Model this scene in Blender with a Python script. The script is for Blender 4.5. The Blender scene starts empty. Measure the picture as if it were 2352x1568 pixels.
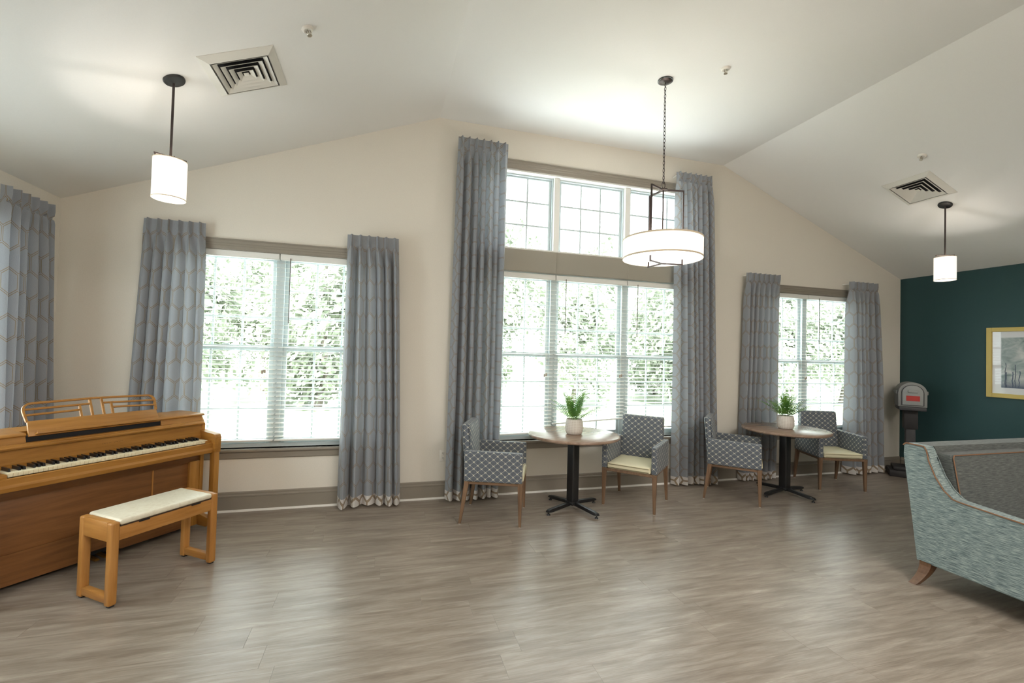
import bpy, bmesh, math, random
from mathutils import Vector, Matrix
from math import sin, cos, pi, radians as rad
C = bpy.data.collections.new('room'); bpy.context.scene.collection.children.link(C)
SC = bpy.context.scene
# ------------------------------------------------------------------ camera, sky, sun, big lights, exposure
cd = bpy.data.cameras.new('camera'); cam = bpy.data.objects.new('camera', cd); C.objects.link(cam); SC.camera = cam
cd.sensor_width = 36; cd.lens = 1032.855/2352*36; cd.clip_start = .05; cd.clip_end = 300
_r = Vector((.96062, -.27659, .02666)); _f = Vector((.27605, .96088, .02241)); _u = _r.cross(_f).normalized(); _r = _f.cross(_u).normalized()
M = Matrix((( _r.x, _u.x, -_f.x), (_r.y, _u.y, -_f.y), (_r.z, _u.z, -_f.z))).to_4x4()
cam.matrix_world = Matrix.Translation((0, -4.842, 1.5805)) @ M

W = bpy.data.worlds.new('sky'); SC.world = W; W.use_nodes = True
bg = W.node_tree.nodes['Background']; bg.inputs[0].default_value = (.90, .97, 1, 1); bg.inputs[1].default_value = 8.5
sd = bpy.data.lights.new('sun', 'SUN'); sd.energy = 46; sd.angle = rad(2); sd.color = (1, .985, .965)
so = bpy.data.objects.new('sun', sd); C.objects.link(so); so.rotation_euler = (rad(27), rad(-8), 0)   # high, from behind the building

def area(name, loc, rot, sx, sy, power, col=(1, 1, 1), portal=False):
    d = bpy.data.lights.new(name, 'AREA'); d.shape = 'RECTANGLE'; d.size = sx; d.size_y = sy; d.energy = power; d.color = col
    if portal: d.cycles.is_portal = True
    o = bpy.data.objects.new(name, d); C.objects.link(o); o.location = loc; o.rotation_euler = rot; return o
# sky portals in the window openings
area('window_portal', (-.994, .2, 1.53), (rad(-90), 0, 0), 1.84, 1.9, 1, portal=True)
area('window_portal', (2.366, .2, 2.1), (rad(-90), 0, 0), 2.8, 3.1, 1, portal=True)
area('window_portal', (5.66, .2, 1.53), (rad(-90), 0, 0), 1.84, 1.9, 1, portal=True)
area('window_portal', (-2.95, -1.53, 1.53), (0, rad(-90), 0), 1.9, 1.84, 1, portal=True)
# added fill lights high behind the camera, not lamps of the room
area('rear_fill', (2.36, -6.6, 4.02), (0, 0, 0), 2.4, 1.2, 200, (1, .95, .89))
area('rear_fill', (-.9, -7.4, 3.3), (0, 0, 0), 1.2, 1.2, 36, (1, .95, .89))
area('rear_fill', (5.2, -7.4, 3.4), (0, 0, 0), 1.2, 1.2, 55, (1, .95, .89))

SC.view_settings.view_transform = 'Standard'; SC.view_settings.look = 'None'
SC.view_settings.gamma = 1; SC.view_settings.use_curve_mapping = False; SC.view_settings.exposure = .4
cy = SC.cycles
cy.use_denoising = True; cy.max_bounces = 8; cy.diffuse_bounces = 5; cy.glossy_bounces = 3; cy.transmission_bounces = 4
cy.transparent_max_bounces = 16; cy.sample_clamp_indirect = 6; cy.caustics_reflective = False; cy.caustics_refractive = False

# ------------------------------------------------------------------ node helpers
class N:
    """a socket of a node tree with arithmetic"""
    def __init__(s, t, k): s.t, s.k = t, k
    def op(s, o, b=None, c=None):
        n = s.t.nodes.new('ShaderNodeMath'); n.operation = o
        for i, v in enumerate((s, b, c)):
            if v is None: continue
            if isinstance(v, N): s.t.links.new(v.k, n.inputs[i])
            else: n.inputs[i].default_value = v
        return N(s.t, n.outputs[0])
    def __add__(s, b): return s.op('ADD', b)
    def __sub__(s, b): return s.op('SUBTRACT', b)
    def __mul__(s, b): return s.op('MULTIPLY', b)
    def fr(s): return s.op('FRACT')
    def ab(s): return s.op('ABSOLUTE')
    def lt(s, b): return s.op('LESS_THAN', b)
    def gt(s, b): return s.op('GREATER_THAN', b)
    def mn(s, b): return s.op('MINIMUM', b)
    def mx(s, b): return s.op('MAXIMUM', b)
def xyz(t, kind='UV'):
    tc = t.nodes.new('ShaderNodeTexCoord'); se = t.nodes.new('ShaderNodeSeparateXYZ')
    t.links.new(tc.outputs[kind], se.inputs[0]); return N(t, se.outputs[0]), N(t, se.outputs[1]), N(t, se.outputs[2])
def coord(t, kind='Object', scale=(1, 1, 1), off=None):
    tc = t.nodes.new('ShaderNodeTexCoord'); mp = t.nodes.new('ShaderNodeMapping'); mp.inputs['Scale'].default_value = scale
    t.links.new(tc.outputs[kind], mp.inputs[0])
    if off is not None: t.links.new(off, mp.inputs['Location'])
    return mp.outputs[0]
def noise(t, vec, scale=5, detail=4, rough=.55, dist=0):
    n = t.nodes.new('ShaderNodeTexNoise'); n.inputs['Scale'].default_value = scale; n.inputs['Detail'].default_value = detail
    n.inputs['Roughness'].default_value = rough; n.inputs['Distortion'].default_value = dist
    t.links.new(vec, n.inputs['Vector']); return n.outputs[0]
def ramp(t, fac, stops):
    n = t.nodes.new('ShaderNodeValToRGB'); e = n.color_ramp.elements
    while len(e) < len(stops): e.new(.5)
    for k, (p, c) in enumerate(stops): e[k].position = p; e[k].color = (*c, 1)
    t.links.new(fac.k if isinstance(fac, N) else fac, n.inputs[0]); return n.outputs[0]
def mixc(t, fac, a, b):
    n = t.nodes.new('ShaderNodeMix'); n.data_type = 'RGBA'
    for s_, v in ((n.inputs[0], fac), (n.inputs[6], a), (n.inputs[7], b)):
        if isinstance(v, N): v = v.k
        if isinstance(v, bpy.types.NodeSocket): t.links.new(v, s_)
        elif isinstance(v, tuple): s_.default_value = (*v, 1)
        else: s_.default_value = v
    return n.outputs[2]
def bump(t, b, h, dist=.002, strength=1):
    n = t.nodes.new('ShaderNodeBump'); n.inputs['Distance'].default_value = dist; n.inputs['Strength'].default_value = strength
    t.links.new(h.k if isinstance(h, N) else h, n.inputs['Height']); t.links.new(n.outputs[0], b.inputs['Normal'])
def mat(name, col=(.8, .8, .8), rough=.6, metal=0., spec=.5, sheen=0., emit=None, es=1.):
    m = bpy.data.materials.new(name); m.use_nodes = True; t = m.node_tree; b = t.nodes['Principled BSDF']
    b.inputs['Base Color'].default_value = (*col, 1); b.inputs['Roughness'].default_value = rough; b.inputs['Metallic'].default_value = metal
    b.inputs['Specular IOR Level'].default_value = spec; b.inputs['Sheen Weight'].default_value = sheen
    if emit: b.inputs['Emission Color'].default_value = (*emit, 1); b.inputs['Emission Strength'].default_value = es
    return m, t, b
def setc(t, b, s): t.links.new(s.k if isinstance(s, N) else s, b.inputs['Base Color'])

MT = {}
def paint(name, col, rough=.6, amt=.03, spec=.3):
    m, t, b = mat(name, col, rough, spec=spec)
    n = noise(t, coord(t), 140, 3); setc(t, b, ramp(t, n, [(.3, tuple(c*(1-amt) for c in col)), (.7, tuple(min(1, c*(1+amt)) for c in col))]))
    bump(t, b, n, .0006, .5); MT[name] = m; return m
paint('wall_cream', (.755, .715, .64), .7); paint('ceiling_white', (.84, .84, .825), .8, .01); paint('wall_teal', (.026, .066, .070), .55)
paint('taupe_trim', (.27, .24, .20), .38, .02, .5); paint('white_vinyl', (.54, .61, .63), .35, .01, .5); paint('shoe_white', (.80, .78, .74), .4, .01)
paint('jamb_white', (.80, .80, .77), .5, .01); paint('band_taupe', (.37, .345, .29), .6, .02); paint('vent_white', (.72, .71, .66), .45, .01)
paint('plate_white', (.78, .75, .69), .4, .01)
def simple(name, col, rough=.5, metal=0., spec=.5, **k): m, t, b = mat(name, col, rough, metal, spec, **k); MT[name] = m; return m
simple('black_metal', (.012, .012, .013), .42); simple('bronze_metal', (.055, .042, .04), .4, .6); simple('void_shade', (.01, .01, .012), .8)  # the near-black one is shade inside openings, put into colour
simple('nickel', (.55, .5, .42), .3, 1.); simple('brass', (.62, .42, .14), .3, 1.); simple('rubber', (.02, .02, .02), .6)
simple('ivory', (.78, .70, .50), .3); simple('ebony', (.010, .010, .011), .3); simple('wand_brown', (.10, .075, .06), .5)
simple('cord_white', (.75, .72, .66), .7); simple('foot_glide', (.6, .58, .52), .5); simple('piping_orange', (.20, .10, .05), .7)
simple('mailbox_grey', (.24, .245, .24), .6); simple('mailbox_light', (.30, .31, .305), .55); simple('mailbox_dark', (.045, .045, .05), .6)
simple('post_dark', (.022, .020, .022), .6); simple('red_label', (.42, .025, .02), .5); simple('gold_frame', (.55, .42, .12), .45, spec=.4)
simple('mat_board', (.72, .73, .75), .8); simple('flag_black', (.02, .02, .02), .5); simple('concrete_out', (.70, .715, .72), .9); simple('soil', (.10, .07, .045), .9)
simple('trim_cord', (.66, .56, .42), .6); simple('floor_base', (.17, .14, .11), .6); simple('drain_line', (.05, .025, .012), .6)
def glassy(name, alpha=.06, tint=(1, 1, 1)):
    m = bpy.data.materials.new(name); m.use_nodes = True; t = m.node_tree; t.nodes.clear()
    o = t.nodes.new('ShaderNodeOutputMaterial'); mx = t.nodes.new('ShaderNodeMixShader'); tr = t.nodes.new('ShaderNodeBsdfTransparent'); gl = t.nodes.new('ShaderNodeBsdfGlossy')
    fr = t.nodes.new('ShaderNodeFresnel'); fr.inputs[0].default_value = 1.45; gl.inputs['Roughness'].default_value = .02; tr.inputs[0].default_value = (*tint, 1)
    ge = t.nodes.new('ShaderNodeNewGeometry'); fb = N(t, fr.outputs[0]) * ((N(t, ge.outputs['Backfacing']) * -1.) + 1.); t.links.new(fb.k, mx.inputs[0]); t.links.new(tr.outputs[0], mx.inputs[1]); t.links.new(gl.outputs[0], mx.inputs[2]); t.links.new(mx.outputs[0], o.inputs[0]); MT[name] = m
glassy('window_glass', tint=(.97, .99, .98)); glassy('picture_glass')
def wood(name, c1, c2, c3, axis='x', rough=.4, sc=1.):
    m, t, b = mat(name, c2, rough, spec=.45)
    s = {'x': (1.2, 14, 14), 'y': (14, 1.2, 14), 'z': (14, 14, 1.2)}[axis]
    oi = t.nodes.new('ShaderNodeObjectInfo'); v = t.nodes.new('ShaderNodeVectorMath'); v.operation = 'SCALE'
    v.inputs[0].default_value = (17, 13, 9); t.links.new(oi.outputs['Random'], v.inputs['Scale'])
    n = noise(t, coord(t, scale=tuple(q*sc for q in s), off=v.outputs[0]), 2.2, 6, .62, .35)
    setc(t, b, ramp(t, n, [(.30, c1), (.5, c2), (.72, c3)])); bump(t, b, n, .0008, .35); MT[name] = m
for ax in 'xyz':
    wood('piano_oak_'+ax, (.27, .115, .020), (.36, .162, .030), (.43, .205, .046), ax, .36)
    wood('bench_oak_'+ax, (.32, .135, .030), (.41, .185, .044), (.48, .235, .068), ax, .36)
    wood('walnut_'+ax, (.13, .075, .043), (.19, .115, .068), (.25, .155, .095), ax, .4)
wood('piano_panel', (.15, .060, .018), (.20, .082, .024), (.24, .105, .034), 'x', .42)
wood('table_laminate', (.19, .125, .088), (.27, .185, .135), (.34, .245, .185), 'x', .27)
wood('sofa_leg_wood', (.09, .045, .02), (.13, .065, .032), (.17, .09, .045), 'z', .4)

def floor_mat():
    m, t, b = mat('vinyl_plank', (.3, .25, .2), .3, spec=.5)
    oi = t.nodes.new('ShaderNodeObjectInfo'); v = t.nodes.new('ShaderNodeVectorMath'); v.operation = 'SCALE'
    v.inputs[0].default_value = (37, 23, 9); t.links.new(oi.outputs['Random'], v.inputs['Scale'])
    n1 = noise(t, coord(t, scale=(1.1, 9, 1), off=v.outputs[0]), 2.2, 7, .6, .6)
    n2 = noise(t, coord(t, scale=(2.5, 60, 1), off=v.outputs[0]), 3., 5, .7, .2)
    c = ramp(t, n1, [(.28, (.185, .148, .116)), (.5, (.275, .230, .188)), (.66, (.345, .298, .25)), (.76, (.45, .40, .345))])
    c2 = ramp(t, n2, [(.3, (.72, .70, .68)), (.7, (1.15, 1.15, 1.15))])
    mm = t.nodes.new('ShaderNodeMix'); mm.data_type = 'RGBA'; mm.blend_type = 'MULTIPLY'; mm.inputs[0].default_value = .8
    t.links.new(c, mm.inputs[6]); t.links.new(c2, mm.inputs[7])
    r = N(t, oi.outputs['Random']) * .07 + .97
    hs = t.nodes.new('ShaderNodeHueSaturation'); t.links.new(r.k, hs.inputs['Value']); t.links.new(mm.outputs[2], hs.inputs['Color'])
    setc(t, b, hs.outputs[0])
    rr = N(t, n2) * .12 + .25; t.links.new(rr.k, b.inputs['Roughness']); bump(t, b, n2, .0012, .25); MT['vinyl_plank'] = m
floor_mat()

def hexmask(t, rot=False, w=.118, st=1.62, lo=.05, hi=.085):
    u, v, _ = xyz(t, 'UV')
    if rot: u, v = v, u; w, st = .14, 1.15
    u = u * (1/w); v = v * (1/(w*st))
    a1 = (u.fr() - .5).ab(); a2 = ((v * (1/1.7320508)).fr() - .5).ab() * 1.7320508
    b1 = ((u + .5).fr() - .5).ab(); b2 = ((v * (1/1.7320508) + .5).fr() - .5).ab() * 1.7320508
    da = (a1 * .5 + a2 * .8660254).mx(a1); db = (b1 * .5 + b2 * .8660254).mx(b1)
    e = (da.mn(db) * -1.) + .5
    return e.gt(lo) * e.lt(hi) if lo > 0 else e.lt(hi)
def curtain_mat(name, base, line, rot, transl=.22, lo=.020, hi=.050):
    m = bpy.data.materials.new(name); m.use_nodes = True; t = m.node_tree; b = t.nodes['Principled BSDF']
    b.inputs['Roughness'].default_value = .75; b.inputs['Sheen Weight'].default_value = .25; b.inputs['Specular IOR Level'].default_value = .25
    w = noise(t, coord(t, 'UV', (220, 700, 1)), 1, 2); wv = ramp(t, w, [(.3, tuple(c*.86 for c in base)), (.7, tuple(c*1.12 for c in base))])
    c = mixc(t, hexmask(t, rot, lo=lo, hi=hi), wv, line); setc(t, b, c)
    tr = t.nodes.new('ShaderNodeBsdfTranslucent'); t.links.new(c, tr.inputs[0]); mx = t.nodes.new('ShaderNodeMixShader'); mx.inputs[0].default_value = transl
    t.links.new(b.outputs[0], mx.inputs[1]); t.links.new(tr.outputs[0], mx.inputs[2]); t.links.new(mx.outputs[0], t.nodes['Material Output'].inputs[0]); MT[name] = m
curtain_mat('curtain_blue', (.33, .35, .385), (.27, .215, .145), False)
curtain_mat('curtain_blue_side', (.33, .35, .385), (.27, .215, .145), True)
curtain_mat('curtain_hem', (.78, .75, .72), (.36, .28, .20), False, .25, .0, .07)
curtain_mat('curtain_hem_side', (.78, .75, .72), (.36, .28, .20), True, .25, .0, .07)

def chair_fabric():
    m, t, b = mat('lattice_fabric', (.1, .1, .1), .6, spec=.35, sheen=.15)
    u, v, _ = xyz(t, 'UV'); U = u * (1/.072); V = v * (1/.060); p = U + V; q = U - V
    lp = (p.fr() - .5).ab() * -1. + .5; lq = (q.fr() - .5).ab() * -1. + .5
    near = (lp.mx(lq) * -1. + .36).mx(0.) ; th = near * .13 + .018
    line = lp.mn(lq).lt(th); halo = lp.mn(lq).lt(th + .035)
    n = noise(t, coord(t, 'UV', (60, 60, 1)), 1, 3)
    base = ramp(t, n, [(.3, (.085, .100, .122)), (.7, (.125, .143, .168))])
    c = mixc(t, halo, base, (.19, .205, .225)); lc = mixc(t, near.gt(.1), (.34, .335, .30), (.60, .575, .47)); setc(t, b, mixc(t, line, c, lc)); MT['lattice_fabric'] = m
chair_fabric()
def streak(name, cols, sc=(7, 170, 1)):
    m, t, b = mat(name, cols[1], .85, spec=.2, sheen=.2)
    n = noise(t, coord(t, 'UV', sc), 1, 5, .7); setc(t, b, ramp(t, n, [(.33, cols[0]), (.5, cols[1]), (.68, cols[2])])); bump(t, b, n, .0015, .5); MT[name] = m
streak('sofa_teal', ((.045, .068, .085), (.19, .245, .245), (.43, .49, .465)), (16, 210, 1))
streak('sofa_teal_dim', ((.035, .04, .04), (.080, .088, .085), (.155, .165, .155)), (16, 210, 1))  # the teal fabric again, with the dimness of the inner side put into its colour
m, t, b = mat('cream_vinyl', (.70, .645, .455), .42, spec=.4); n = noise(t, coord(t), 12, 3); bump(t, b, n, .004, .3); MT['cream_vinyl'] = m
m, t, b = mat('bench_vinyl', (.72, .67, .53), .38); n = noise(t, coord(t, scale=(1, 1, 1)), 26, 5, .6, 1.2)
setc(t, b, ramp(t, n, [(.35, (.68, .62, .48)), (.55, (.74, .69, .55)), (.7, (.77, .73, .60))])); MT['bench_vinyl'] = m
m, t, b = mat('pot_white', (.75, .72, .68), .6); u, v, _ = xyz(t, 'UV')
dash = ((u * 85.).fr() - .5).ab().lt(.17) * ((v * 62.).fr() - .5).ab().lt(.36)
setc(t, b, mixc(t, dash, (.76, .72, .67), (.42, .34, .27))); bump(t, b, dash * -1., .002, .8); MT['pot_white'] = m
def leafy(name, c1, c2, tr_=.35):
    m = bpy.data.materials.new(name); m.use_nodes = True; t = m.node_tree; b = t.nodes['Principled BSDF']; b.inputs['Roughness'].default_value = .5
    n = noise(t, coord(t), 5, 2); c = ramp(t, n, [(.35, c1), (.65, c2)]); setc(t, b, c)
    tr = t.nodes.new('ShaderNodeBsdfTranslucent'); t.links.new(c, tr.inputs[0]); mx = t.nodes.new('ShaderNodeMixShader'); mx.inputs[0].default_value = tr_
    t.links.new(b.outputs[0], mx.inputs[1]); t.links.new(tr.outputs[0], mx.inputs[2]); t.links.new(mx.outputs[0], t.nodes['Material Output'].inputs[0]); MT[name] = m
leafy('fern_green', (.07, .20, .035), (.22, .42, .07)); leafy('tree_leaf', (.215, .25, .185), (.35, .38, .305)); simple('tree_bark', (.12, .105, .085), .9)
leafy('lawn', (.09, .115, .065), (.13, .155, .10), .0)
def lampmat(name, col, es, tr_=.0):
    m, t, b = mat(name, (.85, .80, .72), .8, emit=col, es=es); MT[name] = m
lampmat('shade_linen', (1, .93, .84), .62); lampmat('shade_diffuser', (1, .97, .93), 2.6); lampmat('bulb_glow', (1, .9, .75), 8)
def art():
    m, t, b = mat('misty_trees_print', (.4, .42, .42), .6, spec=.2); u, v, _ = xyz(t, 'UV')
    fog = ramp(t, noise(t, coord(t, 'UV', (5, 7, 1)), 1.2, 6, .6, .6), [(.3, (.14, .20, .19)), (.48, (.36, .42, .42)), (.66, (.62, .64, .62))])
    wob = N(t, noise(t, coord(t, 'UV', (2, 4, 1)), 2, 3)) * .05
    x = u + wob; fade = v.gt(0.) * 1.
    tr1 = ((x * 11.).fr() - .5).ab().lt(.035); tr2 = ((x * 17. + .3).fr() - .5).ab().lt(.07); low = (v + wob * 4.).lt(.40); lo2 = (v + wob * 3.).lt(.27)
    c = mixc(t, tr1 * low, fog, (.05, .07, .12)); c = mixc(t, tr2 * lo2, c, (.09, .12, .18))
    gr = (v * -9.) + 1.; c = mixc(t, gr.mx(0.), c, (.10, .13, .20)); setc(t, b, c); MT['misty_trees_print'] = m
art()

# ------------------------------------------------------------------ mesh helpers
def finish(bm, name, m, parent=None, loc=(0, 0, 0), rot=None, smooth=False, uv='box'):
    me = bpy.data.meshes.new(name); bmesh.ops.recalc_face_normals(bm, faces=bm.faces)
    if uv == 'box':
        L = bm.loops.layers.uv.verify()
        for f in bm.faces:
            nx, ny, nz = (abs(c) for c in f.normal)
            for l in f.loops:
                c = l.vert.co
                l[L].uv = (c.y, c.z) if nx >= ny and nx >= nz else ((c.x, c.z) if ny >= nz else (c.x, c.y))
    bm.to_mesh(me); bm.free(); me.materials.append(MT[m])
    if smooth:
        me.polygons.foreach_set('use_smooth', [True]*len(me.polygons)); me.set_sharp_from_angle(angle=rad(38))
    return link(name, me, parent, loc, rot)
def link(name, me, parent=None, loc=(0, 0, 0), rot=None):
    o = bpy.data.objects.new(name, me); C.objects.link(o); o.parent = parent; o.location = loc
    if rot: o.rotation_euler = rot
    return o
def tag(o, label=None, cat=None, group=None, kind=None):
    for k, v in (('label', label), ('category', cat), ('group', group), ('kind', kind)):
        if v: o[k] = v
    return o
def empty(name, loc, rz=0, label=None, cat=None, group=None, kind=None):
    o = bpy.data.objects.new(name, None); C.objects.link(o); o.location = loc; o.rotation_euler = (0, 0, rz); o.empty_display_size = .1
    return tag(o, label, cat, group, kind)
def bx(bm, c, s, bev=0, seg=2, rot=None):
    r = bmesh.ops.create_cube(bm, size=1); vs = r['verts']
    for v in vs: v.co = Vector((v.co.x*s[0], v.co.y*s[1], v.co.z*s[2]))
    if bev:
        es = list({e for v in vs for e in v.link_edges})
        rr = bmesh.ops.bevel(bm, geom=es, offset=bev, segments=seg, affect='EDGES', profile=.5); vs = list({v for f in rr['faces'] for v in f.verts} | {v for v in vs if v.is_valid})
    if rot is not None:
        for v in vs: v.co = rot @ v.co
    for v in vs: v.co += Vector(c)
    return vs
def box(name, c, s, m, parent=None, bev=0, seg=2, rot=None, loc=(0, 0, 0), smooth=None):
    bm = bmesh.new(); bx(bm, c, s, bev, seg, rot); return finish(bm, name, m, parent, loc, smooth=bool(bev) if smooth is None else smooth)
def b2(name, lo, hi, m, parent=None, bev=0, seg=2):
    return box(name, [(a+b)/2 for a, b in zip(lo, hi)], [abs(b-a) for a, b in zip(lo, hi)], m, parent, bev, seg)
def lathe(name, prof, m, parent=None, seg=32, loc=(0, 0, 0), rot=None, smooth=True, cap=True):
    bm = bmesh.new(); L = bm.loops.layers.uv.verify(); rings = []
    for r, z in prof: rings.append([bm.verts.new((r*cos(2*pi*k/seg), r*sin(2*pi*k/seg), z)) for k in range(seg)])
    s = 0
    for i in range(len(prof)-1):
        ds = math.hypot(prof[i+1][0]-prof[i][0], prof[i+1][1]-prof[i][1]); R = max(p[0] for p in prof)
        for k in range(seg):
            f = bm.faces.new((rings[i][k], rings[i][(k+1) % seg], rings[i+1][(k+1) % seg], rings[i+1][k]))
            for l, (a, q) in zip(f.loops, ((k, s), (k+1, s), (k+1, s+ds), (k, s+ds))): l[L].uv = (a/seg*2*pi*R, q)
        s += ds
    if cap:
        for ring, flip in ((rings[0], True), (rings[-1], False)): bm.faces.new(ring[::-1] if flip else ring)
    return finish(bm, name, m, parent, loc, rot, smooth, uv=None)
def rod(bm, a, b, r, r2=None, seg=8):
    a, b = Vector(a), Vector(b); d = b-a; q = d.to_track_quat('Z', 'Y'); r2 = r if r2 is None else r2
    A = [bm.verts.new(a + q @ Vector((r*cos(2*pi*(k+.5)/seg), r*sin(2*pi*(k+.5)/seg), 0))) for k in range(seg)]
    B = [bm.verts.new(b + q @ Vector((r2*cos(2*pi*(k+.5)/seg), r2*sin(2*pi*(k+.5)/seg), 0))) for k in range(seg)]
    for k in range(seg): bm.faces.new((A[k], A[(k+1) % seg], B[(k+1) % seg], B[k]))
    bm.faces.new(A[::-1]); bm.faces.new(B)
def rods(name, segs, r, m, parent=None, seg=8, smooth=True):
    bm = bmesh.new()
    for a, b in segs: rod(bm, a, b, r, None, seg)
    return finish(bm, name, m, parent, smooth=smooth)
def poly(name, pts, d, m, parent=None, bev=0, loc=(0, 0, 0), rot=None, smooth=False):
    """prism: list of 3-D points of one face, extruded by vector d"""
    bm = bmesh.new(); a = [bm.verts.new(p) for p in pts]; b = [bm.verts.new(Vector(p)+Vector(d)) for p in pts]; n = len(pts)
    bm.faces.new(a); bm.faces.new(b[::-1])
    for k in range(n): bm.faces.new((a[k], a[(k+1) % n], b[(k+1) % n], b[k]))
    if bev: bmesh.ops.bevel(bm, geom=list(bm.edges), offset=bev, segments=2, affect='EDGES', profile=.5)
    return finish(bm, name, m, parent, loc, rot, smooth or bool(bev))
def hexa(bm, p):   # 8 corners: bottom 4, top 4
    v = [bm.verts.new(q) for q in p]
    for f in ((0, 1, 2, 3), (4, 7, 6, 5), (0, 4, 5, 1), (1, 5, 6, 2), (2, 6, 7, 3), (3, 7, 4, 0)): bm.faces.new([v[i] for i in f])

# ------------------------------------------------------------------ room shell
XL, XR, ZE, ZR, RL, RR, YB = -2.735, 7.41, 2.812, 4.08, .52, 4.195, -9.0
def ztop(x): return ZE + (ZR-ZE)*(x-XL)/(RL-XL) if x < RL else (ZR if x < RR else ZE + (ZR-ZE)*(XR-x)/(XR-RR))
SILL, HEAD = .587, 2.48
W1, W2, W3 = (-1.91, -.078), (.975, 3.765), (4.745, 6.575)
TB, TH = 2.737, 3.64
def gable(name, y0, y1, holes, m):
    xs = sorted({XL-.15, XL, RL, RR, XR, XR+.15} | {x for h in holes for x in h[:2]})
    zs = sorted({0., ZE} | {z for h in holes for z in h[2:] if z < ZE}); bm = bmesh.new()
    for a, b in zip(xs[:-1], xs[1:]):
        za, zb = max(ZE, ztop(a)) if a > XL else ZE, max(ZE, ztop(b)) if b < XR else ZE
        hs = sorted([h[2:] for h in holes if h[0] <= a + 1e-6 and h[1] >= b - 1e-6]); z = 0; spans = []
        for h0, h1 in hs: spans.append((z, h0)); z = h1
        for z0, z1 in spans: hexa(bm, [(a, y0, z0), (b, y0, z0), (b, y1, z0), (a, y1, z0), (a, y0, z1), (b, y0, z1), (b, y1, z1), (a, y1, z1)])
        if za - z > 1e-4 or zb - z > 1e-4: hexa(bm, [(a, y0, z), (b, y0, z), (b, y1, z), (a, y1, z), (a, y0, za+.03), (b, y0, zb+.03), (b, y1, zb+.03), (a, y1, za+.03)])
    bmesh.ops.remove_doubles(bm, verts=bm.verts, dist=1e-5)
    dup = [f for f in bm.faces if len({len(e.link_faces) for e in f.edges}) == 0]
    return tag(finish(bm, name, m), kind='structure')
wb = gable('wall_back', 0, .15, [(*W1, SILL, HEAD), (*W2, SILL, 2.495), (*W2, TB, TH), (*W3, SILL, HEAD)], 'wall_cream')
tag(wb, 'cream gabled wall with the three window bays', 'wall')
tag(gable('wall_front', YB-.15, YB, [], 'wall_cream'), 'cream gabled wall behind the viewpoint', 'wall')
# left wall with its own window, right teal wall
W4 = (-2.45, -.62)
bm = bmesh.new()
for y0, y1, z0, z1 in ((YB, W4[0], 0, ZE+.03), (W4[1], 0, 0, ZE+.03), (W4[0], W4[1], 0, SILL), (W4[0], W4[1], HEAD, ZE+.03)):
    bx(bm, (XL-.075, (y0+y1)/2, (z0+z1)/2), (.15, y1-y0, z1-z0))
tag(finish(bm, 'wall_left', 'wall_cream'), 'cream side wall behind the piano', 'wall', kind='structure')
tag(b2('wall_right', (XR, YB, 0), (XR+.15, 0, ZE+.03), 'wall_teal'), 'dark teal accent wall at the right', 'wall', kind='structure')
bm = bmesh.new(); prof = [(XL-.5, ZE-.195+.0), (RL, ZR), (RR, ZR), (XR+.5, ZE-.197)]
for (xa, za), (xb, zb) in zip(prof[:-1], prof[1:]):
    hexa(bm, [(xa, YB-.3, za), (xb, YB-.3, zb), (xb, .45, zb), (xa, .45, za), (xa, YB-.3, za+.2), (xb, YB-.3, zb+.2), (xb, .45, zb+.2), (xa, .45, za+.2)])
tag(finish(bm, 'ceiling', 'ceiling_white'), 'white vaulted ceiling with two creases and a flat middle', 'ceiling', kind='structure')
# floor: slab, then planks as pieces
fl = tag(b2('floor', (XL-.1, YB-.1, -.12), (XR+.1, .1, -.004), 'floor_base'), 'taupe wood-look plank floor', 'floor', kind='structure')
PW, PL = .182, 1.22; rng = random.Random(4); bmr = bmesh.new(); allp = []
row = 0; y = -.0
def plank_bm(bm, x0, x1, y0, y1): bx(bm, ((x0+x1)/2, (y0+y1)/2, -.002), (x1-x0-.0016, y1-y0-.0016, .004))
cache = {}
while y > YB:
    y0 = max(y-PW, YB); x = XL - rng.uniform(.05, 1.15)
    while x < XR:
        a, b_ = max(x, XL), min(x+PL, XR)
        if b_-a > .03: allp.append((a, b_, y0, y))
        x += PL
    y = y0
vis = sorted(allp, key=lambda p: math.hypot((p[0]+p[1])/2-1.0, (p[2]+p[3])/2+2.9) + (99 if p[3] < -4.4 else 0))
for k, (a, b_, y0, y1) in enumerate(vis):
    if k < 298:
        key = (round(b_-a, 3), round(y1-y0, 3))
        if key not in cache:
            bm = bmesh.new(); bx(bm, (0, 0, 0), (b_-a-.0006, y1-y0-.0004, .004), .0003, 1); o = finish(bm, 'plank', 'vinyl_plank', fl); cache[key] = o.data
        else: o = link('plank', cache[key], fl)
        o.location = ((a+b_)/2, (y0+y1)/2, -.002)
    else: plank_bm(bmr, a, b_, y0, y1)
tag(finish(bmr, 'far_planks', 'vinyl_plank', fl), kind='stuff')
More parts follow.
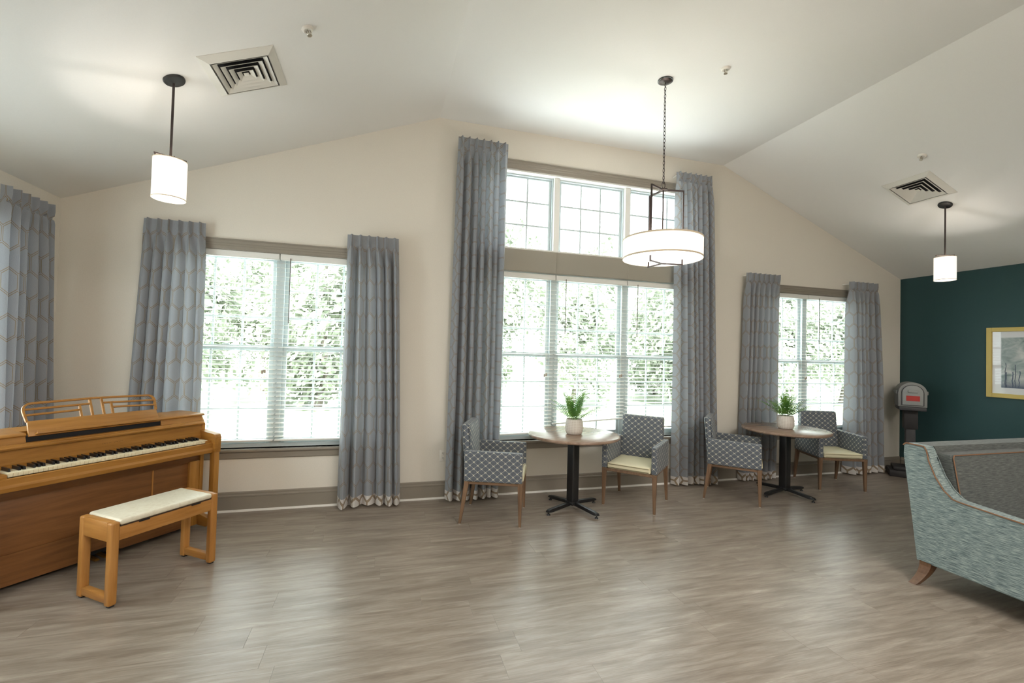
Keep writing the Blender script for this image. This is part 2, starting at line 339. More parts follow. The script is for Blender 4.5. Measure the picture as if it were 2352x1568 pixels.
# baseboards with cap and white shoe
def base(name, a, b_, nrm, label):
    root = empty(name, (0, 0, 0), label=label, cat='baseboard', kind='structure'); a, b_, n = Vector(a), Vector(b_), Vector(nrm)
    pf = [(0, 0), (.016, 0), (.016, .135), (.022, .140), (.022, .150), (.013, .158), (.013, .176), (.006, .184), (0, .184)]
    poly('board', [a + n*d + Vector((0, 0, z)) for d, z in pf], b_-a, 'taupe_trim', root)
    poly('shoe_strip', [a + n*d + Vector((0, 0, z)) for d, z in ((.016, 0), (.031, 0), (.030, .008), (.024, .015), (.016, .018))], b_-a, 'shoe_white', root)
base('baseboard_back', (XL, 0, 0), (XR, 0, 0), (0, -1, 0), 'taupe baseboard with white shoe strip under the windows')
base('baseboard_left', (XL, YB, 0), (XL, -.03, 0), (1, 0, 0), 'taupe baseboard behind the piano')
base('baseboard_right', (XR, YB, 0), (XR, -.03, 0), (-1, 0, 0), 'taupe baseboard along the teal wall')

# ------------------------------------------------------------------ windows
G = .25
gm = {}
def sash(root, x0, x1, z0, z1, y, rows=3, cols=3, st=.045, name='sash'):
    """one glazed sash; root > sash > muntin, pane"""
    bm = bmesh.new(); d = .026
    for lo, hi in (((x0, z0), (x0+st, z1)), ((x1-st, z0), (x1, z1)), ((x0+st, z0), (x1-st, z0+st)), ((x0+st, z1-st), (x1-st, z1))):
        bx(bm, ((lo[0]+hi[0])/2, y, (lo[1]+hi[1])/2), (hi[0]-lo[0], d, hi[1]-lo[1]), .003, 1)
    s = finish(bm, name, 'white_vinyl', root); gx, gz, ga, gb = x0+st, z0+st, (x1-x0-2*st)/cols, (z1-z0-2*st)/rows
    def share(nm, key, size, m, c):
        if key not in gm:
            b = bmesh.new(); bx(b, (0, 0, 0), size, .002 if nm == 'muntin' else 0, 1); o = finish(b, nm, m, s); gm[key] = o.data
        else: o = link(nm, gm[key], s)
        o.location = c
    for k in range(1, cols): share('muntin', ('v', round(z1-z0, 3), st), (.019, .018, z1-z0-2*st), 'white_vinyl', (gx+k*ga, y, (z0+z1)/2))
    for k in range(1, rows): share('muntin', ('h', round(x1-x0, 3), st), (x1-x0-2*st, .0165, .019), 'white_vinyl', ((x0+x1)/2, y, gz+k*gb))
    for i in range(cols):
        for j in range(rows): share('pane', ('p', round(ga, 3), round(gb, 3)), (ga, .004, gb), 'window_glass', (gx+(i+.5)*ga, y, gz+(j+.5)*gb))
    return s
def frame_ring(name, root, x0, x1, z0, z1, t_, y0, y1, m):
    bm = bmesh.new(); yc, d = (y0+y1)/2, y1-y0
    for c, s in (((x0+t_/2, (z0+z1)/2), (t_, z1-z0)), ((x1-t_/2, (z0+z1)/2), (t_, z1-z0)), (((x0+x1)/2, z0+t_/2), (x1-x0-2*t_, t_)), (((x0+x1)/2, z1-t_/2), (x1-x0-2*t_, t_))):
        bx(bm, (c[0], yc, c[1]), (s[0], d, s[1]))
    return finish(bm, name, m, root)
def casing(root, x0, x1, z, name='head_casing'):
    pf = [(0, 0), (.010, 0), (.014, .010), (.016, .03), (.020, .036), (.020, .052), (.024, .058), (.024, .082), (.030, .088), (.030, .098), (0, .100)]
    poly(name, [(x0, -d, z+q) for d, q in pf], (x1-x0, 0, 0), 'taupe_trim', root)
def side_casing(root, x0, x1, z0, z1):
    b2('side_casing', (x0, -.018, z0), (x1, 0, z1), 'taupe_trim', root, .004, 1)
def sill(root, x0, x1):
    b2('window_stool', (x0, -.045, SILL-.024), (x1, .07, SILL), 'taupe_trim', root, .006, 2)
    pf = [(0, 0), (.012, 0), (.016, .008), (.016, .055), (.022, .062), (.022, .068), (0, .068)]
    poly('apron', [(x0+.03, -d, SILL-.092+q) for d, q in pf], (x1-x0-.06, 0, 0), 'taupe_trim', root)
def bay(root, w, n):
    uw = (w[1]-w[0])/n
    for k in range(n):
        a = w[0]+k*uw; b_ = a+uw
        frame_ring('frame', root, a, b_, SILL, HEAD+(.015 if n == 3 else 0), .034, .072, .15, 'white_vinyl')
        sash(root, a+.034, b_-.034, 1.525, HEAD-.02, .128); sash(root, a+.034, b_-.034, SILL+.034, 1.578, .098)
        b2('sash_lock', ((a+b_)/2-.03, .08, 1.578), ((a+b_)/2+.03, .105, 1.592), 'white_vinyl', root, .004, 1)
        if k: b2('mullion', (a-.040, .070, SILL), (a+.040, .10, HEAD), 'white_vinyl', root, .003, 1)
def window(name, w, n, label, trans=False):
    r = empty(name, (0, 0, 0), label=label, cat='window', kind='structure'); bay(r, w, n)
    casing(r, w[0]-.10, w[1]+.10, TH if trans else HEAD); sill(r, w[0]-.12, w[1]+.12)
    for a, b_ in ((w[0]-.09, w[0]), (w[1], w[1]+.09)): side_casing(r, a, b_, SILL, TH if trans else HEAD)
    if trans:
        uw = (w[1]-w[0])/3
        b2('spandrel_board', (w[0], -.006, 2.497), (w[1], 0, TB), 'band_taupe', r)
        for k in (1, 2): b2('joint_strip', (w[0]+k*uw-.006, -.011, 2.497), (w[0]+k*uw+.006, -.006, TB), 'band_taupe', r)
        frame_ring('transom_jamb', r, w[0], w[1], TB, TH, .018, .0, .15, 'jamb_white')
        for k in range(3):
            a = w[0]+k*uw+(.018 if k == 0 else .034); b_ = w[0]+(k+1)*uw-(.018 if k == 2 else .034)
            frame_ring('transom_frame', r, a, b_, TB+.018, TH-.018, .016, .08, .145, 'white_vinyl')
            sash(r, a+.016, b_-.016, TB+.012, TH-.02, .12, st=.03, name='transom_sash')
            if k: b2('transom_mullion', (w[0]+k*uw-.034, .04, TB+.018), (w[0]+k*uw+.034, .148, TH-.018), 'jamb_white', r, .003, 1)
    return r
window('window_1', W1, 2, 'twin double-hung window beside the piano')
window('window_2', W2, 3, 'tall triple window with a transom row above a taupe band', True)
window('window_3', W3, 2, 'twin double-hung window beside the teal wall')
w4 = window('window_4', (-.915, .915), 2, 'twin window on the side wall at the left edge of the picture')
w4.location = (XL, (W4[0]+W4[1])/2, 0); w4.rotation_euler = (0, 0, rad(90))
# blinds
slat_cache = {}
def blind(x0, x1, zb, label, wand=None, tassel=None, tilt=0., root=None, lift=0):
    r = root or empty('window_blind', ((x0+x1)/2, .04, 0), label=label, cat='blind', group=None); w = x1-x0; top = HEAD-.003
    b2('headrail', (-w/2, -.03, top-.058), (w/2, .022, top), 'jamb_white', r, .004, 1)
    n = int((top-.09-(zb+.03))/.0435)
    key = round(w, 3)
    if key not in slat_cache:
        bm = bmesh.new(); d = .025
        for s_ in (1,):
            pr = [(-d, 0), (-d*.5, .0022), (0, .003), (d*.5, .0022), (d, 0), (d*.5, -.0006), (0, .0003), (-d*.5, -.0006)]
            a = [bm.verts.new((-w/2+.004, y, z)) for y, z in pr]; b_ = [bm.verts.new((w/2-.004, y, z)) for y, z in pr]
            bm.faces.new(a); bm.faces.new(b_[::-1])
            for k in range(8): bm.faces.new((a[k], a[(k+1) % 8], b_[(k+1) % 8], b_[k]))
        o = finish(bm, 'slat', 'slat_white', r); slat_cache[key] = o.data; first = o
    else: first = None
    for k in range(n):
        o = first if (k == 0 and first) else link('slat', slat_cache[key], r)
        z = top-.09-k*.0435; f = max(0., 1-(n-1-k)/7)
        o.location = (0, 0, z + lift*f*.0); o.rotation_euler = (rad(7), -tilt*f, 0)
    zr = top-.09-n*.0435+.008
    box('bottom_rail', (0, 0, 0), (w-.006, .048, .016), 'jamb_white', r, .003, 1, loc=(0, 0, zr)).rotation_euler = (0, -tilt, 0)
    rods('ladder_cord', [((q*w, s_, zr), (q*w, s_, top-.05)) for q in (-.36, 0, .36) for s_ in (-.026, .026)], .0007, 'cord_white', r, 4)
    if wand is not None: rods('tilt_wand', [((wand-(x0+x1)/2, -.036, 1.80), (wand-(x0+x1)/2, -.036, top-.04))], .0042, 'wand_brown', r, 6)
    if tassel is not None:
        tx = tassel-(x0+x1)/2
        rods('lift_cord', [((tx+q, -.034, 1.33), (tx+q*.5, -.034, top-.05)) for q in (-.006, .006)], .0011, 'cord_white', r, 4)
        bm = bmesh.new(); bx(bm, (tx-.011, -.034, 1.318), (.017, .014, .034), .004, 1); bx(bm, (tx+.011, -.034, 1.326), (.017, .014, .034), .004, 1); finish(bm, 'cord_tassel', 'tassel_tan', r)
    return r
simple('tassel_tan', (.36, .30, .24), .5)
m, t, b = mat('slat_white', (.74, .73, .68), .4); MT['slat_white'] = m
u1 = (W1[1]-W1[0])/2; u2 = (W2[1]-W2[0])/3
blind(W1[0]+.012, W1[0]+u1-.004, .60, 'white slatted blind in the left half of the window by the piano', tassel=-1.10)
blind(W1[0]+u1+.004, W1[1]-.012, .60, 'white slatted blind with dark wand in the right half of the window by the piano', wand=-.896)
blind(W2[0]+.012, W2[0]+u2-.004, .615, 'left one of three white blinds in the tall middle window', tassel=1.80, tilt=rad(1.6))
blind(W2[0]+u2+.004, W2[0]+2*u2-.004, .71, 'middle one of three white blinds in the tall middle window, behind the fern', wand=2.03, tassel=2.765, tilt=rad(3.2))
blind(W2[0]+2*u2+.004, W2[1]-.012, .625, 'right one of three white blinds in the tall middle window, with dark wand', wand=2.975)
blind(W3[0]+.012, W3[0]+u1-.004, .60, 'white blind in the left half of the far window, mostly hidden by the curtain', tassel=5.655-.03)
blind(W3[0]+u1+.004, W3[1]-.012, .60, 'white blind with dark wand in the right half of the far window', wand=5.85)
r4 = empty('window_blind', (XL-.04, -1.08, 0), rad(90), 'white slatted blind at the left edge of the picture, behind the side-wall curtain', 'blind')
blind(-.45, .45, .60, None, root=r4)

# ------------------------------------------------------------------ outside
g = tag(b2('ground', (-40, .5, -.35), (50, 60, -.25), 'lawn'), 'pale sunlit lawn outside the windows', 'lawn', kind='structure')
tag(b2('path', (-12, .6, -.25), (20, 5.2, -.2), 'concrete_out'), 'sunlit concrete walk outside the windows', 'path', kind='structure')
tag(b2('foundation', (XL-.2, .001, -.35), (XR+.2, .5, -.21), 'concrete_out'), 'foundation strip under the window wall', 'wall', kind='structure')
rng = random.Random(11)
def crown(seed, n, R, H):
    rg = random.Random(seed); vs, fs = [], []
    cl = [(rg.gauss(0, R*.45), rg.gauss(0, R*.45), rg.uniform(.0, H)) for _ in range(26)]
    for _ in range(n):
        c = rg.choice(cl); p = Vector((max(-R*1.04, min(R*1.04, c[0]+rg.gauss(0, R*.2))), max(-R*1.04, min(R*1.04, c[1]+rg.gauss(0, R*.2))), c[2]+rg.gauss(0, H*.09)))
        s = rg.uniform(.07, .18); q = Vector((rg.gauss(0, 1), rg.gauss(0, 1), rg.gauss(0, 1))).normalized(); a = q.orthogonal().normalized()*s; b_ = q.cross(a).normalized()*s*.55
        k = len(vs); vs += [p-a, p+b_, p+a, p-b_]; fs.append((k, k+1, k+2, k+3))
    me = bpy.data.meshes.new('foliage'); me.from_pydata(vs, [], fs); me.materials.append(MT['tree_leaf']); return me
crowns = [crown(k, 6500, 1.7, 5.2) for k in range(3)]
def trunk_me(seed):
    rg = random.Random(seed); bm = bmesh.new(); p = Vector((0, 0, 0)); r = .14
    for k in range(6):
        q = p + Vector((rg.gauss(0, .1), rg.gauss(0, .1), .9)); rod(bm, p, q, r, r*.85, 7)
        if k > 1: rod(bm, q, q+Vector((rg.gauss(0, .5), rg.gauss(0, .5), .9)), r*.5, r*.15, 5)
        p = q; r *= .85
    me = bpy.data.meshes.new('trunk'); bm.to_mesh(me); bm.free(); me.materials.append(MT['tree_bark']); return me
trunks = [trunk_me(k) for k in range(3)]
for k, (x, y) in enumerate([(-5.9+4.1*q, 9.6) for q in range(8)] + [(-8.4+4.2*q, 14) for q in range(10)]):
    o = empty('tree', (x, y, -.25), rng.uniform(0, 6.2), 'pale sunlit leafy tree outside, seen through the window blinds', 'tree', 'trees outside the windows')
    link('foliage', crowns[k % 3], o, (0, 0, .9))['kind'] = 'stuff'; link('trunk', trunks[k % 3], o)
    s = rng.uniform(.85, .97); o.scale = (s, s, s)

# ------------------------------------------------------------------ curtains
def curtain(top, bot, z0, z1, n, label, rot=False, seed=0, yc=-.11, root=None, am=1.):
    """top/bot = (x0, x1) at heading and at hem"""
    rg = random.Random(seed); x0 = (top[0]+top[1])/2
    r = root or empty('curtain', (x0, yc, 0), label=label, cat='curtain')
    K = 18; nu = n*K; amp = [rg.uniform(.5, 1.3) for _ in range(n+1)]; ph = [rg.uniform(-.5, .5) for _ in range(n+1)]; wd = [rg.uniform(.55, 1.6) for _ in range(n)]
    ts = sum(wd); cum = [0]
    for w in wd: cum.append(cum[-1]+w/ts)
    clothw = 1.9*max(top[1]-top[0], bot[1]-bot[0])
    zs = [z1, z1-.015, z1-.06, z1-.095, z1-.112, z1-.128, z1-.16, z1-.22] + [z1-.22-(z1-.22-z0)*(k/26) for k in range(1, 27)]
    def P(iu, z):
        k, f = divmod(iu, K); f /= K
        if k == n: k, f = n-1, 1.
        h = max(0., (z1-z)/(z1-z0)); hd = max(0., min(1., (z1-z-.105)/.24)); hd = hd*hd*(3-2*hd)*.62+hd**.5*.38
        tt = (k+f)/n; lo = cum[k]+(cum[k+1]-cum[k])*f; s = tt + (lo-tt)*min(1, hd*.4+h)
        xa = top[0] + (bot[0]-top[0])*h**.9; xb = top[1] + (bot[1]-top[1])*h**.9
        x = xa + (xb-xa)*s - x0
        # heading: narrow pinch pleats, flat between; below: round folds
        pin = math.exp(-((f-.5)/.13)**2); pinch = -.006 - .044*pin*(1-.8*math.exp(-((z1-z-.112)/.013)**2))
        A = am*(.044 + .026*h**.5) * (amp[k]*(1-f) + amp[k+1]*f); a = 2*pi*(f-.5)
        fold = -A*(cos(a)+.25*cos(2*a+ph[k]*2*h))*1.0
        x += hd*.20*(xb-xa)/n*sin(a)
        wob = .010*sin(7*h+ph[k]*6)*h
        y = pinch*(1-hd) + fold*hd + wob
        return Vector((x, y, z))
    def grid(zl, name, m):
        bm = bmesh.new(); L = bm.loops.layers.uv.verify(); rows = [[bm.verts.new(P(i, z)) for i in range(nu+1)] for z in zl]
        # arc length along a mid row for the printed pattern
        us = [0.]; mid = zs[14]
        for i in range(nu): us.append(us[-1]+(P(i+1, mid)-P(i, mid)).length)
        for j in range(len(zl)-1):
            for i in range(nu):
                f = bm.faces.new((rows[j][i], rows[j+1][i], rows[j+1][i+1], rows[j][i+1]))
                for l, (a, b_) in zip(f.loops, ((i, j), (i, j+1), (i+1, j+1), (i+1, j))): l[L].uv = (us[a], zl[b_])
        o = finish(bm, name, m, r, smooth=True, uv=None); return o
    hz = z0+.095
    grid([z for z in zs if z > hz+.01]+[hz], 'drape', 'curtain_blue_side' if rot else 'curtain_blue')
    grid([hz, hz-.035, hz-.07, z0], 'hem_band', 'curtain_hem_side' if rot else 'curtain_hem')
    w0, w1 = top[0]-x0, top[1]-x0
    rods('rod', [((w0+.025, .022, z1-.03), (w1-.025, .022, z1-.03)), ((w1-.03, .022, z1-.03), (w1-.03, -yc, z1-.03)), ((w0+.03, .022, z1-.03), (w0+.03, -yc, z1-.03))], .007, 'shoe_white', r)
    return r
curtain((-2.088, -1.605), (-2.19, -1.60), .02, 2.69, 6, 'blue-grey patterned curtain behind the piano, left of the window', seed=1, yc=-.072, am=.5)
curtain((-.368, .124), (-.385, .215), .02, 2.70, 6, 'blue-grey hexagon curtain right of the window by the piano', seed=2)
curtain((.707, 1.257), (.675, 1.262), .02, 3.855, 7, 'very tall blue-grey curtain left of the middle window, behind the armchair', True, seed=3)
curtain((3.405, 3.93), (3.44, 4.04), .02, 3.845, 7, 'very tall blue-grey curtain right of the middle window, under the drum chandelier', True, seed=4)
curtain((4.505, 5.058), (4.46, 5.04), .02, 2.685, 7, 'blue-grey curtain left of the far window, behind the fern table', seed=5, yc=-.085, am=.75)
curtain((6.239, 6.778), (6.235, 6.89), .02, 2.685, 6, 'blue-grey curtain right of the far window, next to the teal wall corner', seed=6)
r = empty('curtain', (XL+.115, -.57, 0), rad(90), 'blue-grey curtain on the side wall at the left edge of the picture', 'curtain')
curtain((-.26, .26), (-.22, .38), .02, 2.665, 6, None, seed=7, root=r); 

# ------------------------------------------------------------------ ceiling fittings
def slope_rot(side): return Matrix.Rotation(-math.atan((ZR-ZE)/(RL-XL)) if side == 'L' else (math.atan((ZR-ZE)/(XR-RR)) if side == 'R' else 0), 3, 'Y')
def vent(x, y, side, label):
    r = empty('ceiling_vent', (x, y, ztop(x)), label=label, cat='vent'); r.rotation_euler = slope_rot(side).to_euler()
    S_ = .235
    def ring(name, o, i, zo, zi, th, m, par):
        bm = bmesh.new(); c = [(1, 1), (-1, 1), (-1, -1), (1, -1)]
        A = [bm.verts.new((a*o, b_*o, zo)) for a, b_ in c]; B = [bm.verts.new((a*i, b_*i, zi)) for a, b_ in c]
        A2 = [bm.verts.new((a*o, b_*o, zo+th)) for a, b_ in c]; B2 = [bm.verts.new((a*i, b_*i, zi+th)) for a, b_ in c]
        for k in range(4):
            j = (k+1) % 4
            for q in ((A[k], A[j], B[j], B[k]), (A2[j], A2[k], B2[k], B2[j]), (A[j], A[k], A2[k], A2[j]), (B[k], B[j], B2[j], B2[k])): bm.faces.new(q)
        return finish(bm, name, m, par)
    ring('frame', S_, S_*.78, -.004, -.030, .004, 'vent_white', r)
    box('duct_shade', (0, 0, -.003), (S_*1.5, S_*1.5, .003), 'void_shade', r)  # near-black plate painted as the shade behind the louvres
    for k in range(4):
        o = S_*(.76-.17*k); ring('louvre', o-.006, o-.034, -.030, -.010, .003, 'vent_white', r)
    box('centre_plate', (0, 0, -.020), (S_*.14, S_*.14, .006), 'vent_white', r, .002)
    return r
vent(-.985, -1.318, 'L', 'square white ceiling air vent on the left slope, beside the pendant')
vent(5.655, -1.318, 'R', 'square white ceiling air vent on the right slope')
def sprinkler(x, y, side, label):
    r = empty('sprinkler', (x, y, ztop(x)), label=label, cat='sprinkler'); r.rotation_euler = slope_rot(side).to_euler()
    lathe('escutcheon', [(.001, -.004), (.018, -.016), (.028, -.016), (.038, -.006), (.040, -.001)], 'plate_white', r, 24)
    rods('yoke', [((.012, 0, -.008), (.014, 0, -.03)), ((-.012, 0, -.008), (-.014, 0, -.03)), ((.014, 0, -.03), (0, 0, -.045)), ((-.014, 0, -.03), (0, 0, -.045)), ((0, 0, -.008), (0, 0, -.045))], .0028, 'nickel', r, 6)
    lathe('deflector', [(.001, -.048), (.016, -.047), (.016, -.045), (.001, -.044)], 'nickel', r, 12)
sprinkler(-.542, -1.656, 'L', 'round ceiling sprinkler above the left vent'); sprinkler(2.778, -1.645, 'M', 'ceiling sprinkler right of the chandelier chain'); sprinkler(5.21, -1.628, 'R', 'ceiling sprinkler above the right vent')
def ring_tube(name, R, z, r_, m, parent, seg=48): return lathe(name, [(R-r_, z-r_), (R+r_, z-r_), (R+r_, z+r_), (R-r_, z+r_), (R-r_, z-r_)], m, parent, seg, cap=False)
def bulb(name, loc, power, col=(1, .94, .87), r_=.03):
    d = bpy.data.lights.new(name, 'POINT'); d.energy = power; d.color = col; d.shadow_soft_size = r_
    o = bpy.data.objects.new(name, d); C.objects.link(o); o.location = loc
def pendant(x, y, zb, zt, side, label, az):
    R = .094; zc = ztop(x); r = empty('pendant_lamp', (x, y, zc), label=label, cat='lamp', group=None)
    c = lathe('canopy', [(.001, -.026), (.016, -.026), (.060, -.016), (.064, -.008), (.064, -.0015)], 'black_metal', r, 28); c.rotation_euler = slope_rot(side).to_euler()
    rods('stem', [((0, 0, -.02), (0, 0, zt+.028-zc))], .0075, 'bronze_metal', r, 10)
    bm = bmesh.new(); h = zt-zc
    for k in range(2):
        a = az + k*pi; d = Vector((cos(a), sin(a), 0)); rm = Matrix.Rotation(a, 3, 'Z')
        bx(bm, d*.045+Vector((0, 0, h+.024)), (.09, .007, .007), rot=rm); bx(bm, d*.083+Vector((0, 0, h+.006)), (.007, .007, .04), rot=rm)
    a = az+pi/2; bx(bm, (0, 0, h+.004), (.17, .006, .006), rot=Matrix.Rotation(a, 3, 'Z'))
    finish(bm, 'shade_bracket', 'bronze_metal', r)
    s = lathe('lamp_shade', [(R, zb-zc), (R, zt-zc), (R-.002, zt-zc), (R-.002, zb-zc), (R, zb-zc)], 'shade_linen', r, 40, cap=False)
    ring_tube('shade_band', R, zb-zc+.004, .0022, 'trim_cord', r); ring_tube('shade_band', R, zt-zc-.003, .0022, 'trim_cord', r)
    lathe('diffuser', [(.001, zb-zc+.006), (R-.003, zb-zc+.006), (R-.003, zb-zc+.010), (.001, zb-zc+.010)], 'shade_diffuser', r, 40)
    lathe('bulb', [(.001, zb-zc+.06), (.028, zb-zc+.08), (.03, zb-zc+.11), (.014, zb-zc+.15), (.012, zb-zc+.17)], 'bulb_glow', r, 16)
    bulb('pendant_bulb', (x, y, zt-.065), 3.5, r_=.012)
pendant(-1.395, -1.357, 2.528, 2.790, 'L', 'small white drum pendant lamp on a black rod, above the piano side', rad(35))
pendant(6.02, -1.357, 2.505, 2.765, 'R', 'small white drum pendant lamp on a black rod, in front of the teal wall', rad(150))
def chandelier(x, y):
    zc = ZR; r = empty('chandelier', (x, y, zc), label='large white drum chandelier hanging on a chain before the middle window', cat='lamp')
    R, zb, zt = .345, 2.447-zc, 2.628-zc
    lathe('canopy', [(.001, -.024), (.018, -.024), (.058, -.012), (.064, -.006), (.064, -.0015)], 'bronze_metal', r, 32)
    ring_tube('canopy_rim', .063, -.006, .004, 'black_metal', r)
    # chain
    bm = bmesh.new(); n = 12; pts = []
    for k in range(n):
        a = 2*pi*k/n; pts.append(Vector((.0085*cos(a), 0, .021*sin(a) if abs(sin(a)) > .1 else 0)))
    for k in range(n): rod(bm, pts[k], pts[(k+1) % n], .0028, None, 5)
    first = finish(bm, 'chain_link', 'bronze_metal', r, smooth=True); z = -.045; k = 0; zf = 3.135-zc
    while z > zf:
        o = first if k == 0 else link('chain_link', first.data, r)
        o.location = (0, 0, z); o.rotation_euler = (0, 0, rad(20) + (pi/2 if k % 2 else 0)); z -= .034; k += 1
    hp = 3.075-zc
    bm = bmesh.new()
    for k in range(n):
        a, a2 = 2*pi*k/n, 2*pi*(k+1)/n; rod(bm, (.016*cos(a), 0, hp+.045+.032*sin(a)), (.016*cos(a2), 0, hp+.045+.032*sin(a2)), .0035, None, 5)
    finish(bm, 'hanging_loop', 'bronze_metal', r, smooth=True)
    lathe('hub', [(.001, hp-.006), (.04, hp-.004), (.04, hp+.004), (.012, hp+.010), (.001, hp+.012)], 'bronze_metal', r, 24)
    for k, a in enumerate((rad(-155), rad(-10), rad(95))):
        bm = bmesh.new(); rm = Matrix.Rotation(a, 3, 'Z'); d = Vector((cos(a), sin(a), 0)); L = .19
        bx(bm, d*(L/2+.008)+Vector((0, 0, hp)), (L-.02, .012, .014), rot=rm); bx(bm, d*L+Vector((0, 0, (hp+zb)/2-.02)), (.012, .012, hp-zb+.054), rot=rm)
        bx(bm, d*(L/2)+Vector((0, 0, zb-.040)), (L, .012, .012), rot=rm)
        finish(bm, 'arm', 'bronze_metal', r)
    rods('centre_rod', [((0, 0, hp), (0, 0, zb+.03))], .007, 'bronze_metal', r)
    lathe('drum_shade', [(R, zb), (R, zt), (R-.003, zt), (R-.003, zb), (R, zb)], 'shade_linen', r, 72, cap=False)
    [lathe('shade_band', [(R-.001, q-.007), (R+.0018, q-.007), (R+.0018, q+.007), (R-.001, q+.007), (R-.001, q-.007)], 'trim_cord', r, 72, cap=False) for q in (zb+.006, zt-.006)]
    rods('shade_seam', [((R*cos(rad(-12))+.001, R*sin(rad(-12)), zb), (R*cos(rad(-12))+.001, R*sin(rad(-12)), zt))], .0016, 'trim_cord', r)
    lathe('diffuser', [(.001, zb+.008), (R-.005, zb+.008), (R-.005, zb+.013), (.001, zb+.013)], 'shade_diffuser', r, 64)
    for a in (0, 120, 240): bulb('chandelier_bulb', (x+.13*cos(rad(a)), y+.13*sin(rad(a)), zc+zt-.05), 4.5)
chandelier(2.392, -1.335)
# outlet
r = empty('wall_outlet', (.657, 0, .45), label='white electrical outlet on the wall left of the tall curtain', cat='outlet')
box('cover_plate', (0, -.004, 0), (.076, .007, .118), 'plate_white', r, .002)
for s in (-1, 1):
    o = box('socket', (0, -.0085, s*.026), (.034, .003, .034), 'plate_white', r, .001)
    for q in (-1, 1): box('slot', (q*.0075, -.0104, s*.026+.003), (.003, .001, .010), 'void_shade', o)
    box('slot', (0, -.0104, s*.026-.009), (.005, .001, .005), 'void_shade', o)
# picture on teal wall
r = empty('framed_picture', (XR, -1.62, 1.17), rad(-90), 'gold-framed print of misty trees on the teal wall', 'picture')
pw, ph, fw = 1.22, .872, .052
bm = bmesh.new()
for c, s in (((-pw/2+fw/2, ph/2), (fw, ph)), ((pw/2-fw/2, ph/2), (fw, ph)), ((0, fw/2), (pw-2*fw, fw)), ((0, ph-fw/2), (pw-2*fw, fw))): bx(bm, (c[0], -.016, c[1]), (s[0], .03, s[1]), .003, 1)
finish(bm, 'frame', 'gold_frame', r); box('mat_board', (0, -.008, ph/2), (pw-2*fw, .006, ph-2*fw), 'mat_board', r)
aw, ah = pw-2*fw-.17, ph-2*fw-.15; o = b2('print', (-aw/2, -.0125, 0), (aw/2, -.0115, ah), 'misty_trees_print', r); o.location = (0, 0, (ph-ah)/2)
box('glass', (0, -.018, ph/2), (pw-2*fw, .002, ph-2*fw), 'picture_glass', r)

# ------------------------------------------------------------------ piano (local x = along keyboard, y = towards its back)
PA = rad(51.2)
pn = empty('piano', (-2.118, -1.430, .0632), PA, 'honey oak console piano with open music desk, standing across the left corner', 'piano'); pn.scale = (.96, .96, .96)
X0, X1, ZB = -.125, 1.30, -.028          # outer sides of the case, its lower edge (the floor lies at -.0658)
for x in (X0, X1-.03):        # side panels of the case
    pts = [(x, .155, ZB), (x, .155, .62), (x, .150, .86), (x, .20, .93), (x, .48, .93), (x, .48, ZB)]
    poly('side_panel', pts, (.03, 0, 0), 'piano_oak_z', pn, .003)
b2('lower_panel', (X0+.10, .185, .16), (X1-.10, .205, .56), 'piano_panel', pn, .003)
b2('panel_rail', (X0+.03, .170, .53), (X1-.03, .195, .615), 'piano_panel', pn, .003)
b2('panel_stile', (X0+.03, .160, ZB), (X0+.115, .195, .54), 'piano_oak_z', pn, .003); b2('panel_stile', (X1-.115, .160, ZB), (X1-.03, .195, .54), 'piano_oak_z', pn, .003)
b2('panel_seam', (.905, .180, .18), (.915, .1865, .53), 'bench_oak_z', pn)
# bottom board with a scalloped cut round the pedals
bp = [(X0+.116, ZB), (.46, ZB)]
for k in range(9): bp.append((.46+.04*k/8, ZB+.05*sin(pi/2*k/8)))
bp += [(.67, ZB+.05)] + [(.67+.04*k/8, ZB+.05-.05*sin(pi/2*k/8)) for k in range(1, 9)] + [(X1-.116, ZB), (X1-.116, .175), (X0+.116, .175)]
poly('bottom_board', [(a, .178, b_) for a, b_ in bp], (0, .02, 0), 'piano_panel', pn)
b2('bottom_shelf', (X0+.05, .21, ZB+.01), (X1-.05, .45, .04), 'void_shade', pn)
for k, xx in enumerate((.52, .58, .64)):
    bm = bmesh.new(); pr = [(0, .20, .055), (0, .02, .045), (0, .0, .038), (0, .02, .032), (0, .20, .040)]
    w = .026; a = [bm.verts.new((xx-w/2+(.004 if q < 2 else 0), p[1]+.085, p[2]-.063)) for q, p in enumerate(pr)]; b_ = [bm.verts.new((xx+w/2, p[1]+.085, p[2]-.063)) for p in pr]
    bm.faces.new(a); bm.faces.new(b_[::-1])
    for q in range(5): bm.faces.new((a[q], a[(q+1) % 5], b_[(q+1) % 5], b_[q]))
    finish(bm, 'pedal', 'brass', pn)
b2('back_panel', (X0+.02, .46, ZB), (X1-.02, .475, .92), 'piano_panel', pn)
